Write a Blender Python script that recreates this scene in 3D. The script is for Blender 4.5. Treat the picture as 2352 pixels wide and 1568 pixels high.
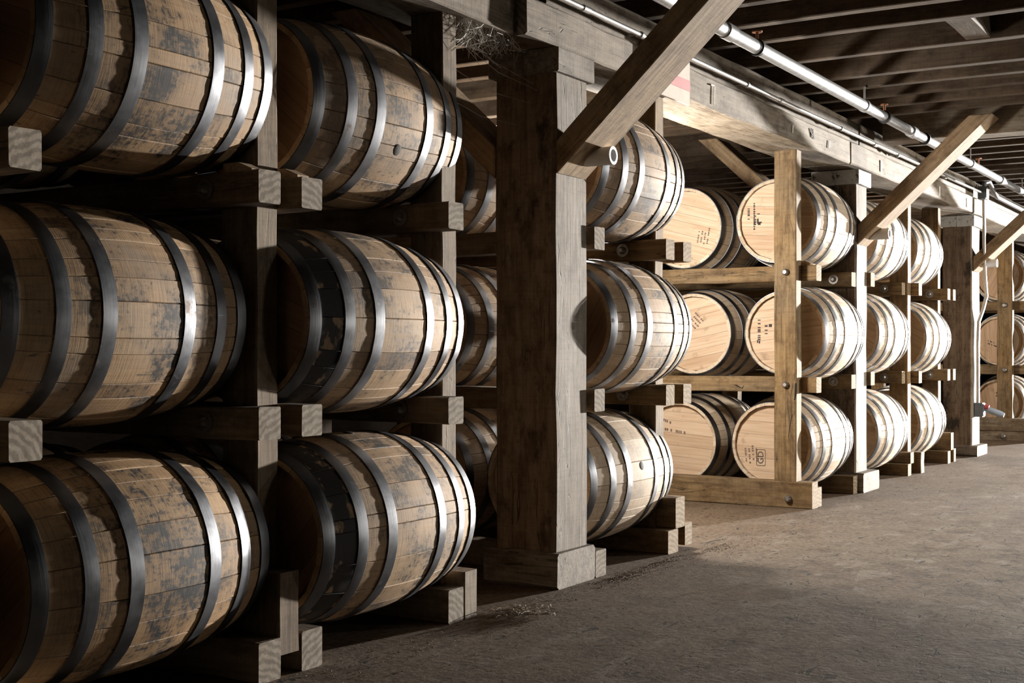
import bpy, math, random
from mathutils import Vector, Matrix
R = math.radians
PI = math.pi
scene = bpy.context.scene
for o in list(bpy.data.objects):
    bpy.data.objects.remove(o, do_unlink=True)
COL = scene.collection
H = 1.027                     # camera height above the floor (m)

# ------------------------------------------------------------------ camera
cd = bpy.data.cameras.new('camera'); cam = bpy.data.objects.new('camera', cd); COL.objects.link(cam)
YAW = R(31.526)               # X = along the aisle, Y = into the rack (left), camera looks YAW to the left of X
cam.location = (0, 0, H)
cam.rotation_euler = (R(90), 0, YAW - R(90))
cd.sensor_width = 36; cd.lens = 2996.06 / 2352 * 36; cd.shift_y = 19 / 2352
cd.clip_start = 0.05; cd.clip_end = 100
scene.camera = cam

# ------------------------------------------------------------------ view, world, lamps
vs = scene.view_settings
vs.view_transform = 'Standard'; vs.look = 'None'; vs.gamma = 1; vs.use_curve_mapping = False
vs.exposure = 0.0
w = bpy.data.worlds.new('world'); scene.world = w; w.use_nodes = True
w.node_tree.nodes['Background'].inputs[0].default_value = (0.6, 0.7, 0.9, 1)
w.node_tree.nodes['Background'].inputs[1].default_value = 0.02

def lamp(name, loc, target, energy, color, size, spread=180, kind='AREA'):
    d = bpy.data.lights.new(name, kind); d.energy = energy; d.color = color
    if kind == 'AREA':
        d.shape = 'DISK'; d.size = size; d.spread = R(spread)
    else:
        d.shadow_soft_size = size
    o = bpy.data.objects.new(name, d); COL.objects.link(o); o.location = loc
    v = Vector(target) - Vector(loc); o.rotation_euler = v.to_track_quat('-Z', 'Y').to_euler()
    return o
# work lamps standing further down the aisle, one lamp in the cross aisle, one behind, one added fill
lamp('aisle_lamp', (30.0, -2.9, 1.45), (5.0, 2.9, 1.1), 830, (1.0, 0.94, 0.865), 0.7, 34)
lamp('aisle_lamp', (11.8, -3.7, 1.9), (11.2, 2.0, 0.1), 185, (1.0, 0.94, 0.86), 0.5, 100)
lamp('cross_aisle_lamp', (6.7, 3.5, 1.7), (7.6, 3.7, 1.2), 215, (1.0, 0.935, 0.85), 0.14, kind='POINT')
lamp('cross_aisle_lamp', (14.1, 3.9, 1.6), (15.6, 3.3, 1.2), 95, (1.0, 0.86, 0.70), 0.14, kind='POINT')
lamp('deep_rack_uplight', (8.6, 5.5, 1.9), (8.5, 5.2, 2.9), 75, (1.0, 0.80, 0.58), 0.3, 110)
lamp('near_fill_lamp', (8.2, -3.9, 0.9), (4.2, 2.8, 1.6), 24, (1.0, 0.92, 0.80), 0.8, 140)  # added weak fill for the near stacks and brace, not a known lamp
scene.cycles.diffuse_bounces = 2

# ------------------------------------------------------------------ material helpers
class NT:
    def __init__(s, name):
        s.m = bpy.data.materials.new(name); s.m.use_nodes = True
        s.t = s.m.node_tree; s.t.nodes.clear()
        s.out = s.n('OutputMaterial'); s.b = s.n('BsdfPrincipled'); s.l(s.b.outputs[0], s.out.inputs[0])
    def n(s, ty, **k):
        nd = s.t.nodes.new('ShaderNode' + ty)
        for a, v in k.items(): setattr(nd, a, v)
        return nd
    def l(s, a, b): s.t.links.new(a, b)
    def put(s, sock, v):
        if hasattr(v, 'default_value'): s.l(v, sock)
        else:
            if isinstance(v, tuple) and len(v) == 3 and sock.type == 'RGBA': v = v + (1,)
            sock.default_value = v
    def obj(s): return s.n('TexCoord').outputs['Object']
    def pos(s): return s.n('NewGeometry').outputs['Position']
    def rnd(s): return s.n('ObjectInfo').outputs['Random']
    def attr(s, name): return s.n('Attribute', attribute_type='OBJECT', attribute_name=name).outputs['Fac']
    def math(s, op, a, b=None, c=None, clamp=False):
        nd = s.n('Math', operation=op, use_clamp=clamp); s.put(nd.inputs[0], a)
        if b is not None: s.put(nd.inputs[1], b)
        if c is not None: s.put(nd.inputs[2], c)
        return nd.outputs[0]
    def vadd(s, v, x):
        nd = s.n('VectorMath', operation='ADD'); s.put(nd.inputs[0], v); s.put(nd.inputs[1], x); return nd.outputs[0]
    def scale(s, v, sc):
        nd = s.n('VectorMath', operation='MULTIPLY'); s.put(nd.inputs[0], v); nd.inputs[1].default_value = sc; return nd.outputs[0]
    def comb(s, x, y, z):
        nd = s.n('CombineXYZ'); s.put(nd.inputs[0], x); s.put(nd.inputs[1], y); s.put(nd.inputs[2], z); return nd.outputs[0]
    def sep(s, v):
        nd = s.n('SeparateXYZ'); s.l(v, nd.inputs[0]); return nd.outputs
    def noise(s, v, sc=5, det=4, rough=.6, dist=0):
        nd = s.n('TexNoise'); s.put(nd.inputs['Vector'], v); nd.inputs['Scale'].default_value = sc
        nd.inputs['Detail'].default_value = det; nd.inputs['Roughness'].default_value = rough; nd.inputs['Distortion'].default_value = dist
        return nd.outputs['Fac']
    def ramp(s, f, *st):
        nd = s.n('ValToRGB'); cr = nd.color_ramp
        while len(cr.elements) < len(st): cr.elements.new(0.5)
        for e, (p, c) in zip(cr.elements, st):
            e.position = p; e.color = (c if isinstance(c, tuple) else (c, c, c)) + (1,)
        s.put(nd.inputs[0], f); return nd.outputs[0]
    def mix(s, f, a, b, mode='MIX'):
        nd = s.n('Mix', data_type='RGBA', blend_type=mode); s.put(nd.inputs[0], f); s.put(nd.inputs[6], a); s.put(nd.inputs[7], b); return nd.outputs[2]
    def done(s, col, rough=.7, metal=0., bump=None, bs=.3, bd=.002, spec=None):
        s.put(s.b.inputs['Base Color'], col); s.put(s.b.inputs['Roughness'], rough); s.put(s.b.inputs['Metallic'], metal)
        if spec is not None: s.b.inputs['Specular IOR Level'].default_value = spec
        if bump is not None:
            bn = s.n('Bump'); bn.inputs['Strength'].default_value = bs; bn.inputs['Distance'].default_value = bd
            s.l(bump, bn.inputs['Height']); s.l(bn.outputs[0], s.b.inputs['Normal'])
        return s.m

def mat_stave():
    t = NT('weathered_oak_stave'); o = t.obj(); rnd = t.rnd(); seed = t.attr('seed'); age = t.attr('age'); soot = t.attr('soot')
    off = t.comb(t.math('MULTIPLY', seed, 17.3), t.math('MULTIPLY', seed, 5.1), t.math('MULTIPLY', seed, 9.7))
    v = t.vadd(o, off)
    soff = t.comb(t.math('MULTIPLY', rnd, 31.0), 0., 0.)
    vs_ = t.vadd(v, soff)
    grain = t.noise(t.scale(vs_, (2.2, 70, 70)), 1.0, 5, .65)
    cross = t.noise(t.scale(vs_, (230, 9, 9)), 1.0, 4, .65)
    new = t.ramp(rnd, (0, (.58, .48, .365)), (.5, (.66, .565, .45)), (1, (.52, .415, .30)))
    old = t.ramp(rnd, (0, (.36, .232, .122)), (.45, (.46, .31, .172)), (.75, (.40, .265, .145)), (1, (.28, .172, .088)))
    col = t.mix(age, new, old)
    col = t.mix(t.ramp(grain, (.3, .5), (.62, 0.)), col, (.60, .50, .40), 'MULTIPLY')
    col = t.mix(t.ramp(cross, (.32, .75), (.52, 0.)), col, (.60, .50, .39), 'MULTIPLY')
    # grey weathering clouds
    cloud = t.noise(t.vadd(v, (3., 7., 1.)), 3.1, 4, .6)
    col = t.mix(t.math('MULTIPLY', t.ramp(cloud, (.52, 0.), (.74, .65)), age), col, (.25, .215, .18))
    # black mould around the bilge, staved and speckled
    x = t.sep(o)[0]
    belly = t.ramp(t.math('ABSOLUTE', t.math('ADD', x, -.02)), (.06, 1.), (.30, .45), (.40, .12))
    big = t.noise(t.vadd(v, t.comb(t.math('MULTIPLY', rnd, .5), 2., 5.)), 4.6, 5, .62)
    smud = t.math('MULTIPLY', t.math('MULTIPLY', t.ramp(big, (.43, 0.), (.64, .9)), belly), age)
    col = t.mix(smud, col, (.30, .30, .30), 'MULTIPLY')
    fine = t.noise(t.scale(vs_, (75, 42, 42)), 1.0, 4, .7)
    fv = t.noise(t.scale(t.vadd(vs_, (7., 2., 2.)), (26, 80, 80)), 1.0, 3, .65)
    m = t.math('ADD', t.math('MULTIPLY', big, 1.1), t.math('ADD', t.math('MULTIPLY', fine, .75), t.math('MULTIPLY', fv, .45)))
    mould = t.ramp(t.math('MULTIPLY', m, .5), (.592, 0.), (.655, 1.))
    mould = t.math('MULTIPLY', t.math('MULTIPLY', mould, belly), t.math('ADD', t.math('MULTIPLY', age, .92), .08), clamp=True)
    col = t.mix(mould, col, (.022, .023, .026))
    # thin dark drips
    drip = t.noise(t.scale(vs_, (11, 46, 46)), 1.0, 2, .5, .6)
    col = t.mix(t.math('MULTIPLY', t.ramp(drip, (.70, 0.), (.74, .7)), age), col, (.06, .05, .04))
    # sooty band next to the end hoop
    band = t.ramp(x, (-.415, 0.), (-.40, 1.), (-.262, 1.), (-.25, 0.))
    # colour ramp only covers 0..1, so shift x into range
    xb = t.math('ADD', x, .5)
    band = t.ramp(xb, (.085, 0.), (.10, 1.), (.235, 1.), (.26, 0.))
    sn = t.ramp(t.noise(t.scale(vs_, (14, 9, 9)), 1.0, 3, .6), (.36, 0.), (.42, .96))
    col = t.mix(t.math('MULTIPLY', t.math('MULTIPLY', band, sn), soot), col, (.018, .019, .022))
    h = t.math('ADD', t.math('MULTIPLY', grain, .6), t.math('MULTIPLY', cross, .4))
    return t.done(col, t.ramp(grain, (0, .62), (1, .8)), 0, h, .45, .0025, .3)

def mat_head():
    t = NT('oak_barrel_head'); o = t.obj(); rnd = t.rnd(); seed = t.attr('seed'); age = t.attr('age')
    v = t.vadd(o, t.comb(t.math('MULTIPLY', seed, 7.), t.math('MULTIPLY', seed, 3.), t.math('MULTIPLY', rnd, 4.)))
    new = t.ramp(rnd, (0, (.56, .425, .30)), (.5, (.62, .485, .355)), (1, (.50, .365, .25)))
    old = t.ramp(rnd, (0, (.30, .165, .085)), (.5, (.36, .21, .115)), (1, (.24, .13, .07)))
    col = t.mix(age, new, old)
    g = t.noise(t.scale(v, (8, 3, 60)), 1.0, 5, .6, .4)
    col = t.mix(t.ramp(g, (.36, .5), (.6, 0.)), col, (.66, .52, .38), 'MULTIPLY')
    d = t.noise(t.vadd(v, (2., 1., 3.)), 7, 4, .65)
    col = t.mix(t.ramp(d, (.60, 0.), (.72, .55)), col, (.22, .14, .085))
    return t.done(col, .68, 0, g, .25, .0015, .3)

def mat_hoop():
    t = NT('dull_steel_hoop'); o = t.obj(); rnd = t.rnd(); seed = t.attr('seed')
    v = t.vadd(o, t.comb(t.math('MULTIPLY', seed, 9.), t.math('MULTIPLY', rnd, 20.), 0.))
    n1 = t.noise(v, 6, 4, .6); n2 = t.noise(t.scale(v, (130, 6, 6)), 1.0, 3, .6)
    col = t.ramp(n1, (.3, (.115, .122, .135)), (.6, (.185, .195, .215)), (.8, (.15, .15, .155)))
    rust = t.ramp(t.noise(t.vadd(v, (4., 4., 4.)), 9, 5, .65), (.62, 0.), (.70, .75))
    col = t.mix(rust, col, (.10, .065, .05))
    rg = t.math('ADD', t.ramp(n1, (.3, .30), (.75, .48)), t.math('MULTIPLY', rust, .3))
    return t.done(col, rg, t.math('SUBTRACT', 1., t.math('MULTIPLY', rust, .8)), n2, .15, .001)

def mat_timber(name, cols, dark=.5, crack=.7, stain=0., stcol=(.02, .017, .014), rough=.78):
    t = NT(name); o = t.obj(); rnd = t.rnd()
    v = t.vadd(o, t.comb(t.math('MULTIPLY', rnd, 23.), t.math('MULTIPLY', rnd, 11.), t.math('MULTIPLY', rnd, 5.)))
    a, b, c = cols
    base = t.mix(rnd, a, b)
    g = t.noise(t.scale(v, (2.4, 48, 48)), 1.0, 5, .62, .3)
    cl = t.noise(t.scale(v, (1.3, 4, 4)), 1.0, 4, .6)
    col = t.mix(t.ramp(cl, (.40, 0.), (.66, .8)), base, c)
    col = t.mix(t.ramp(g, (.33, dark), (.6, 0.)), col, (.36, .29, .23), 'MULTIPLY')
    bl = t.noise(t.scale(v, (7, 13, 13)), 1.0, 6, .72)
    col = t.mix(t.ramp(bl, (.36, .7), (.54, 0.)), col, (.36, .32, .28), 'MULTIPLY')
    saw = t.noise(t.scale(v, (90, 7, 7)), 1.0, 2, .5, .5)
    col = t.mix(t.ramp(saw, (.34, .35), (.5, 0.)), col, (.72, .66, .58), 'MULTIPLY')
    ck = t.noise(t.scale(v, (.9, 15, 15)), 1.0, 3, .5, .9)
    ckm = t.ramp(t.math('ABSOLUTE', t.math('SUBTRACT', ck, .5)), (0, 1.), (.008, 0.))
    gate = t.ramp(t.noise(t.scale(v, (.8, 3, 3)), 1.0, 2, .5), (.46, 0.), (.58, crack))
    ckm = t.math('MULTIPLY', ckm, gate)
    col = t.mix(ckm, col, (.03, .024, .018))
    if stain:
        st = t.noise(t.scale(v, (3.2, 6, 6)), 1.0, 6, .68)
        col = t.mix(t.ramp(st, (.55, 0.), (.64, stain)), col, stcol)
    h = t.math('SUBTRACT', t.math('ADD', t.math('MULTIPLY', g, .6), t.math('MULTIPLY', saw, .25)), t.math('MULTIPLY', ckm, 1.0))
    return t.done(col, rough, 0, h, .5, .004, .25)

def mat_endgrain(name, a, b):
    t = NT(name); o = t.obj(); rnd = t.rnd()
    v = t.vadd(o, t.comb(0., t.math('MULTIPLY', t.math('SUBTRACT', rnd, .5), .25), t.math('ADD', t.math('MULTIPLY', rnd, .15), .12)))
    wv = t.n('TexWave', wave_type='RINGS', rings_direction='X'); t.l(v, wv.inputs['Vector'])
    wv.inputs['Scale'].default_value = 13; wv.inputs['Distortion'].default_value = 5.0; wv.inputs['Detail'].default_value = 3; wv.inputs['Detail Scale'].default_value = 2.5
    col = t.mix(t.ramp(wv.outputs['Fac'], (.2, .75), (.8, 0.)), a, b)
    n = t.noise(v, 30, 4, .6)
    col = t.mix(t.ramp(n, (.35, .5), (.6, 0.)), col, (.5, .43, .35), 'MULTIPLY')
    return t.done(col, .85, 0, n, .4, .002, .2)

def mat_floor():
    t = NT('worn_concrete_floor'); p = t.pos()
    n1 = t.noise(p, .8, 6, .62); n2 = t.noise(t.vadd(p, (9., 3., 0.)), 5.0, 8, .7); n3 = t.noise(p, 38, 5, .7)
    n4 = t.noise(t.scale(t.vadd(p, (3., 8., 0.)), (2.2, 4.0, 1.)), 1.6, 6, .65, .5)
    col = t.ramp(n1, (.32, (.165, .112, .068)), (.46, (.215, .163, .112)), (.58, (.245, .20, .15)), (.72, (.18, .133, .09)))
    col = t.mix(t.ramp(n2, (.36, .95), (.56, 0.)), col, (.42, .35, .29), 'MULTIPLY')
    col = t.mix(t.ramp(n3, (.38, .8), (.56, 0.)), col, (.45, .40, .35), 'MULTIPLY')
    col = t.mix(t.ramp(n4, (.54, 0.), (.68, .75)), col, (.32, .285, .24))
    # brown dirt gathered along the rack foot (Y about 2.2 and up)
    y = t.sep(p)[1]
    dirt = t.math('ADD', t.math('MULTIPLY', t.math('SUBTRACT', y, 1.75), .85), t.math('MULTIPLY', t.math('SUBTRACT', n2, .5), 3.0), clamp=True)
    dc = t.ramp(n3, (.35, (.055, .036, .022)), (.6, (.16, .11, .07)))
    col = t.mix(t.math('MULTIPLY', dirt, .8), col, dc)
    # short dark gouges
    g = t.noise(t.scale(t.vadd(p, (5., 1., 0.)), (3.5, 9.0, 1.)), 2.4, 2, .5, 1.2)
    gm = t.ramp(g, (.655, 0.), (.685, .95))
    col = t.mix(gm, col, (.03, .024, .018))
    h = t.math('ADD', t.math('MULTIPLY', n2, .7), t.math('SUBTRACT', t.math('MULTIPLY', n3, .30), t.math('MULTIPLY', gm, .08)))
    return t.done(col, t.ramp(n1, (.35, .85), (.62, .62)), 0, h, .45, .010, .3)

def mat_plain(name, col, rough=.6, metal=0., var=.25, sc=12):
    t = NT(name); o = t.obj(); n = t.noise(o, sc, 4, .6)
    c2 = tuple(x * (1 - var) for x in col)
    return t.done(t.ramp(n, (.35, c2), (.65, col)), rough, metal, n, .1, .001)

def mat_flaky():
    t = NT('flaking_white_paint'); p = t.obj()
    n = t.noise(p, 16, 5, .7)
    return t.done(t.ramp(n, (.38, (.07, .055, .04)), (.44, (.55, .57, .56)), (.7, (.70, .71, .69))), .7, 0, n, .3, .002)

M = {}
M['stave'] = mat_stave(); M['head'] = mat_head(); M['hoop'] = mat_hoop()
M['grey'] = mat_timber('grey_rack_timber', ((.22, .165, .105), (.165, .115, .07), (.28, .24, .185)))
M['honey'] = mat_timber('honey_rack_timber', ((.29, .195, .095), (.21, .135, .062), (.18, .14, .09)), .6, .9)
M['post'] = mat_timber('weathered_post_timber', ((.20, .165, .125), (.20, .165, .125), (.31, .29, .255)), .6, 1.)
M['post_side'] = mat_timber('stained_post_timber', ((.27, .20, .14), (.25, .185, .13), (.20, .155, .115)), .6, 1., .85)
M['beam'] = mat_timber('weathered_beam_timber', ((.235, .195, .145), (.195, .16, .115), (.30, .265, .215)), .6, .8)
M['brace'] = mat_timber('sawn_brace_timber', ((.42, .30, .18), (.36, .25, .145), (.34, .26, .175)), .55, .6)
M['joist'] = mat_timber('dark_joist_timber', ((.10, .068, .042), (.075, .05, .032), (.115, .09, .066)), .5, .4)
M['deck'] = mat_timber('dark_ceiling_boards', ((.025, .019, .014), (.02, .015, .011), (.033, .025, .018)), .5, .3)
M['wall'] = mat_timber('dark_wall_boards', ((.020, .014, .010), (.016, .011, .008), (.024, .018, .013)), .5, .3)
M['end_grey'] = mat_endgrain('grey_sawn_end', (.27, .235, .19), (.13, .105, .08))
M['end_honey'] = mat_endgrain('honey_sawn_end', (.34, .275, .19), (.20, .145, .09))
M['floor'] = mat_floor()
M['galv'] = mat_plain('galvanised_pipe', (.46, .48, .50), .42, .85, .25, 20)
M['conduit'] = mat_plain('bright_conduit_steel', (.74, .74, .73), .3, .9, .15, 20)
M['black'] = mat_plain('black_iron', (.03, .03, .032), .5, .4)
M['bolt'] = mat_plain('dull_bolt_steel', (.36, .34, .32), .45, .8, .4, 60)
M['copper'] = mat_plain('reddish_brass_fitting', (.38, .17, .09), .45, .7)
M['white'] = mat_plain('chipped_white_enamel', (.72, .72, .72), .5, 0, .1)
M['box'] = mat_plain('grey_electrical_box', (.16, .18, .20), .5, .1)
M['bluegrey'] = mat_plain('pale_blue_plastic', (.42, .50, .62), .5)
M['red'] = mat_plain('faded_red_print', (.50, .10, .11), .7)
M['paper'] = mat_plain('aged_white_board', (.62, .55, .47), .8, 0, .15)
M['chalk'] = mat_plain('white_chalk', (.75, .73, .68), .9)
M['ink'] = mat_plain('black_stencil_ink', (.045, .035, .035), .8, 0, .3, 90)
M['ink2'] = mat_plain('faded_stencil_ink', (.16, .11, .085), .8, 0, .3, 90)
M['web'] = mat_plain('dusty_cobweb', (.62, .60, .56), .9)
M['debris'] = mat_plain('dry_dirt_flakes', (.13, .09, .06), .95, 0, .5, 30)
M['straw'] = mat_plain('pale_dry_straw', (.42, .37, .30), .95, 0, .4, 30)
M['dark'] = mat_plain('dark_split', (.012, .009, .007), .95)

# ------------------------------------------------------------------ object helpers
def link(name, me, parent=None, loc=(0, 0, 0), rot=(0, 0, 0)):
    o = bpy.data.objects.new(name, me); COL.objects.link(o)
    o.location = loc; o.rotation_euler = rot
    if parent is not None: o.parent = parent
    return o
def empty(name, loc): return link(name, None, None, loc)
def tag(o, label, cat, group=None, kind=None):
    o['label'] = label
    if cat: o['category'] = cat
    if group: o['group'] = group
    if kind: o['kind'] = kind
    return o
def mesh(name, vs_, fs, mats, smooth=False, mi=None, sharp=None):
    me = bpy.data.meshes.new(name); me.from_pydata(vs_, [], fs); me.update()
    for m in (mats if isinstance(mats, (list, tuple)) else [mats]): me.materials.append(m)
    if mi: me.polygons.foreach_set('material_index', mi)
    if smooth: me.polygons.foreach_set('use_smooth', [True] * len(me.polygons))
    if sharp is not None and smooth: me.set_sharp_from_angle(angle=R(sharp))
    return me
def timber_mesh(L, wd, ht, mats, ch=.006, jit=.0025, seed=0, seg=.22, front=None):
    """length along local X, width Y, height Z, chamfered edges, slightly uneven faces"""
    rg = random.Random(seed)
    n = max(2, int(L / seg)); vv = []; ff = []; mi = []
    for i in range(n + 1):
        x = -L / 2 + L * i / n
        dy = rg.uniform(-jit, jit) if 0 < i < n else 0; dz = rg.uniform(-jit, jit) if 0 < i < n else 0
        a = wd / 2; b = ht / 2
        ring = [(-a + ch, -b), (a - ch, -b), (a, -b + ch), (a, b - ch), (a - ch, b), (-a + ch, b), (-a, b - ch), (-a, -b + ch)]
        for (y, z) in ring:
            vv.append((x, y + dy + rg.uniform(-jit, jit) * .5, z + dz + rg.uniform(-jit, jit) * .5))
    for i in range(n):
        for k in range(8):
            k2 = (k + 1) % 8
            ff.append((i * 8 + k, i * 8 + k2, (i + 1) * 8 + k2, (i + 1) * 8 + k)); mi.append(front if (front is not None and k == 0) else 0)
    e = len(mats) - 1 if isinstance(mats, (list, tuple)) and front is None else 0
    ff.append(tuple(range(7, -1, -1))); mi.append(e)
    ff.append(tuple(range(n * 8, n * 8 + 8))); mi.append(e)
    # flip so normals point out
    ff = [tuple(reversed(f)) for f in ff]
    me = mesh('timber', vv, ff, mats, True, mi, 25)
    return me
_ts = [0]
def timber(name, p0, p1, wd, ht, mats, parent=None, up=(0, 0, 1), ch=.006, jit=.0025, front=None):
    """a timber from p0 to p1 (centre line); ht is measured along 'up'"""
    _ts[0] += 1
    p0 = Vector(p0); p1 = Vector(p1); d = p1 - p0; L = d.length; d.normalize()
    u = Vector(up); yv = u.cross(d).normalized(); zv = d.cross(yv).normalized()
    mt = Matrix((d, yv, zv)).transposed()
    me = timber_mesh(L, wd, ht, mats, ch, jit, _ts[0], .22, front)
    o = bpy.data.objects.new(name, me); COL.objects.link(o)
    c = (p0 + p1) / 2
    if parent is not None: o.parent = parent; c = c - parent.location
    o.location = c; o.rotation_euler = mt.to_euler()
    return o
def beam_box(name, x0, x1, y0, y1, z0, z1, axis, mats, parent=None, **k):
    c = ((x0 + x1) / 2, (y0 + y1) / 2, (z0 + z1) / 2)
    if axis == 'x': return timber(name, (x0, c[1], c[2]), (x1, c[1], c[2]), y1 - y0, z1 - z0, mats, parent, (0, 0, 1), **k)
    if axis == 'y': return timber(name, (c[0], y0, c[2]), (c[0], y1, c[2]), x1 - x0, z1 - z0, mats, parent, (0, 0, 1), **k)
    return timber(name, (c[0], c[1], z0), (c[0], c[1], z1), x1 - x0, y1 - y0, mats, parent, (0, 1, 0), **k)
def tube(pts, r, n=14, cap=True, closed_r=None):
    """verts, faces for a round tube through pts"""
    pts = [Vector(p) for p in pts]; vv = []; ff = []
    prev = None
    for i, p in enumerate(pts):
        d = (pts[min(i + 1, len(pts) - 1)] - pts[max(i - 1, 0)]).normalized()
        if prev is None:
            a = Vector((0, 0, 1)) if abs(d.z) < .9 else Vector((1, 0, 0)); s = d.cross(a).normalized()
        else: s = (prev - d * prev.dot(d)).normalized()
        prev = s; t = d.cross(s)
        rr = r[i] if isinstance(r, (list, tuple)) else r
        for k in range(n):
            a = 2 * PI * k / n; vv.append(tuple(p + (s * math.cos(a) + t * math.sin(a)) * rr))
    for i in range(len(pts) - 1):
        for k in range(n):
            k2 = (k + 1) % n; ff.append((i * n + k, i * n + k2, (i + 1) * n + k2, (i + 1) * n + k))
    if cap: ff.append(tuple(range(n - 1, -1, -1))); ff.append(tuple(range((len(pts) - 1) * n, len(pts) * n)))
    return vv, ff
def merge(*parts):
    vv = []; ff = []
    for v, f in parts:
        b = len(vv); vv += v; ff += [tuple(i + b for i in q) for q in f]
    return vv, ff
def boxvf(c, s):
    x, y, z = c; a, b, d = s[0] / 2, s[1] / 2, s[2] / 2
    v = [(x + i * a, y + j * b, z + k * d) for i in (-1, 1) for j in (-1, 1) for k in (-1, 1)]
    f = [(0, 1, 3, 2), (4, 6, 7, 5), (0, 4, 5, 1), (2, 3, 7, 6), (0, 2, 6, 4), (1, 5, 7, 3)]
    return v, f
def pobj(name, vf, mat, parent=None, smooth=True, sharp=35):
    me = mesh(name, vf[0], vf[1], mat, smooth, None, sharp)
    o = link(name, me, parent)
    if parent is not None: o.location = -parent.location
    return o
G2 = [M['grey'], M['end_grey']]; HN = [M['honey'], M['end_honey']]

# ------------------------------------------------------------------ the setting
def plane_slab(name, x0, x1, y0, y1, z0, z1, mat, label):
    v, f = boxvf(((x0 + x1) / 2, (y0 + y1) / 2, (z0 + z1) / 2), (x1 - x0, y1 - y0, z1 - z0))
    o = link(name, mesh(name, v, f, mat)); tag(o, label, None, kind='structure'); return o
XA, XB, YA, YB, ZC = -5.0, 34.0, -4.2, 10.0, 2.915
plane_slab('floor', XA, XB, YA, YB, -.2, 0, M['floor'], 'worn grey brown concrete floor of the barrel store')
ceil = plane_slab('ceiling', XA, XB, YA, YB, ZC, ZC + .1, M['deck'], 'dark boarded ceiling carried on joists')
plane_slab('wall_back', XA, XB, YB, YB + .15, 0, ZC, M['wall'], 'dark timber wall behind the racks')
plane_slab('wall_right', XA, XB, YA - .15, YA, 0, ZC, M['wall'], 'dark timber wall across the aisle')
plane_slab('wall_far', XB, XB + .15, YA, YB, 0, ZC, M['wall'], 'dark timber wall at the end of the aisle')
plane_slab('wall_near', XA - .15, XA, YA, YB, 0, ZC, M['wall'], 'dark timber wall behind the viewer')
jx = [2.6, 2.95, 3.3, 3.65, 4.0, 4.35, 4.7, 5.05, 5.4, 5.8, 6.20, 6.56, 7.12, 7.68, 8.03, 8.37, 8.71, 9.05] + [10.15 + .36 * i for i in range(60)]
ME_J = timber_mesh(YB - YA - .02, .075, ZC - 2.647, M['joist'], .005, .003, 5, .5)
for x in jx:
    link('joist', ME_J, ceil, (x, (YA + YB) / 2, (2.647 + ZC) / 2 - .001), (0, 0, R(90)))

bpy.context.view_layer.update()
bk = beam_box('blocking', 6.61, 7.075, 1.42, 1.55, 2.65, 2.90, 'x', [M['joist']])
bk.parent = ceil

# ------------------------------------------------------------------ big posts, caps, beams, braces
def big_post(x0, x1, y0, y1, label, white, base):
    t = empty('timber_post', ((x0 + x1) / 2, (y0 + y1) / 2, 0))
    zt = 2.22
    beam_box('shaft', x0, x1, y0, y1, base[4], zt, 'z', [M['post_side'], M['post']], t, ch=.012, jit=.004, front=1)
    beam_box('base_block', base[0], base[1], base[2], base[3], 0, base[4], 'y', [M['post']], t, ch=.015, jit=.006)
    ym = (y0 + y1) / 2
    cm = [M['flaky']] if white else [M['post']]
    beam_box('cap_block', x0 - .015, x1 + .015, y0 - .025, ym - .001, zt, 2.325, 'x', cm, t, ch=.004)
    beam_box('cap_block', x0 - .015, x1 + .015, ym + .001, y1 + .025, zt, 2.325, 'x', cm, t, ch=.004)
    tag(t, label, 'post', 'big timber posts carrying the beams'); return t
M['flaky'] = mat_flaky()
P1 = big_post(4.87, 5.165, 2.77, 3.075, 'massive weathered timber post with black stains beside the nearest brace', False, (4.845, 5.19, 2.745, 3.12, .155))
P2 = big_post(9.30, 9.575, 2.80, 3.10, 'dark timber post with flaking white cap in the brightly lit rack', True, (9.28, 9.68, 2.74, 3.12, .14))
P3 = big_post(13.05, 13.40, 2.80, 3.08, 'farthest brown timber post with electrical conduit running down it', True, (13.0, 13.46, 2.74, 3.12, .10))

def beam(x0, x1, y0, z0, z1, label, group):
    o = beam_box('ceiling_beam', x0, x1, y0, 3.10, z0, z1, 'x', [M['beam'], M['end_grey']], None, ch=.008, jit=.004)
    tag(o, label, 'beam', group); return o
gl = 'lower timbers of the long beam'; gu = 'upper timbers of the long beam'
B0 = beam(-4.9, 4.595, 2.80, 2.328, 2.49, 'grey lower beam timber above the nearest barrels at top left', gl)
B1 = beam(4.60, 8.995, 2.75, 2.326, 2.485, 'grey lower beam timber between the two nearest big posts, chalked 7', gl)
B2 = beam(9.03, 12.90, 2.75, 2.327, 2.485, 'brightly lit grey lower beam timber from the white capped post to the farthest post', gl)
B3 = beam(12.93, 33.8, 2.75, 2.327, 2.485, 'farthest lower beam timber running past the conduit box', gl)
beam(-4.9, 4.78, 2.795, 2.492, 2.645, 'grey upper beam timber resting above the nearest barrels', gu)
beam(4.785, 9.24, 2.765, 2.487, 2.645, 'grey upper beam timber behind the bright conduit, nearest stretch', gu)
beam(9.28, 13.15, 2.765, 2.487, 2.645, 'grey upper beam timber behind the second diagonal brace', gu)
beam(13.18, 33.8, 2.765, 2.487, 2.645, 'farthest grey upper beam timber at the right edge', gu)
# cross girder over the aisle
g = beam_box('cross_girder', 9.62, 9.86, YA + .05, 2.70, 2.56, 2.88, 'y', [M['beam'], M['end_grey']], None, ch=.01, jit=.005)
tag(g, 'rough grey girder crossing the aisle above the second brace', 'girder')

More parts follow.
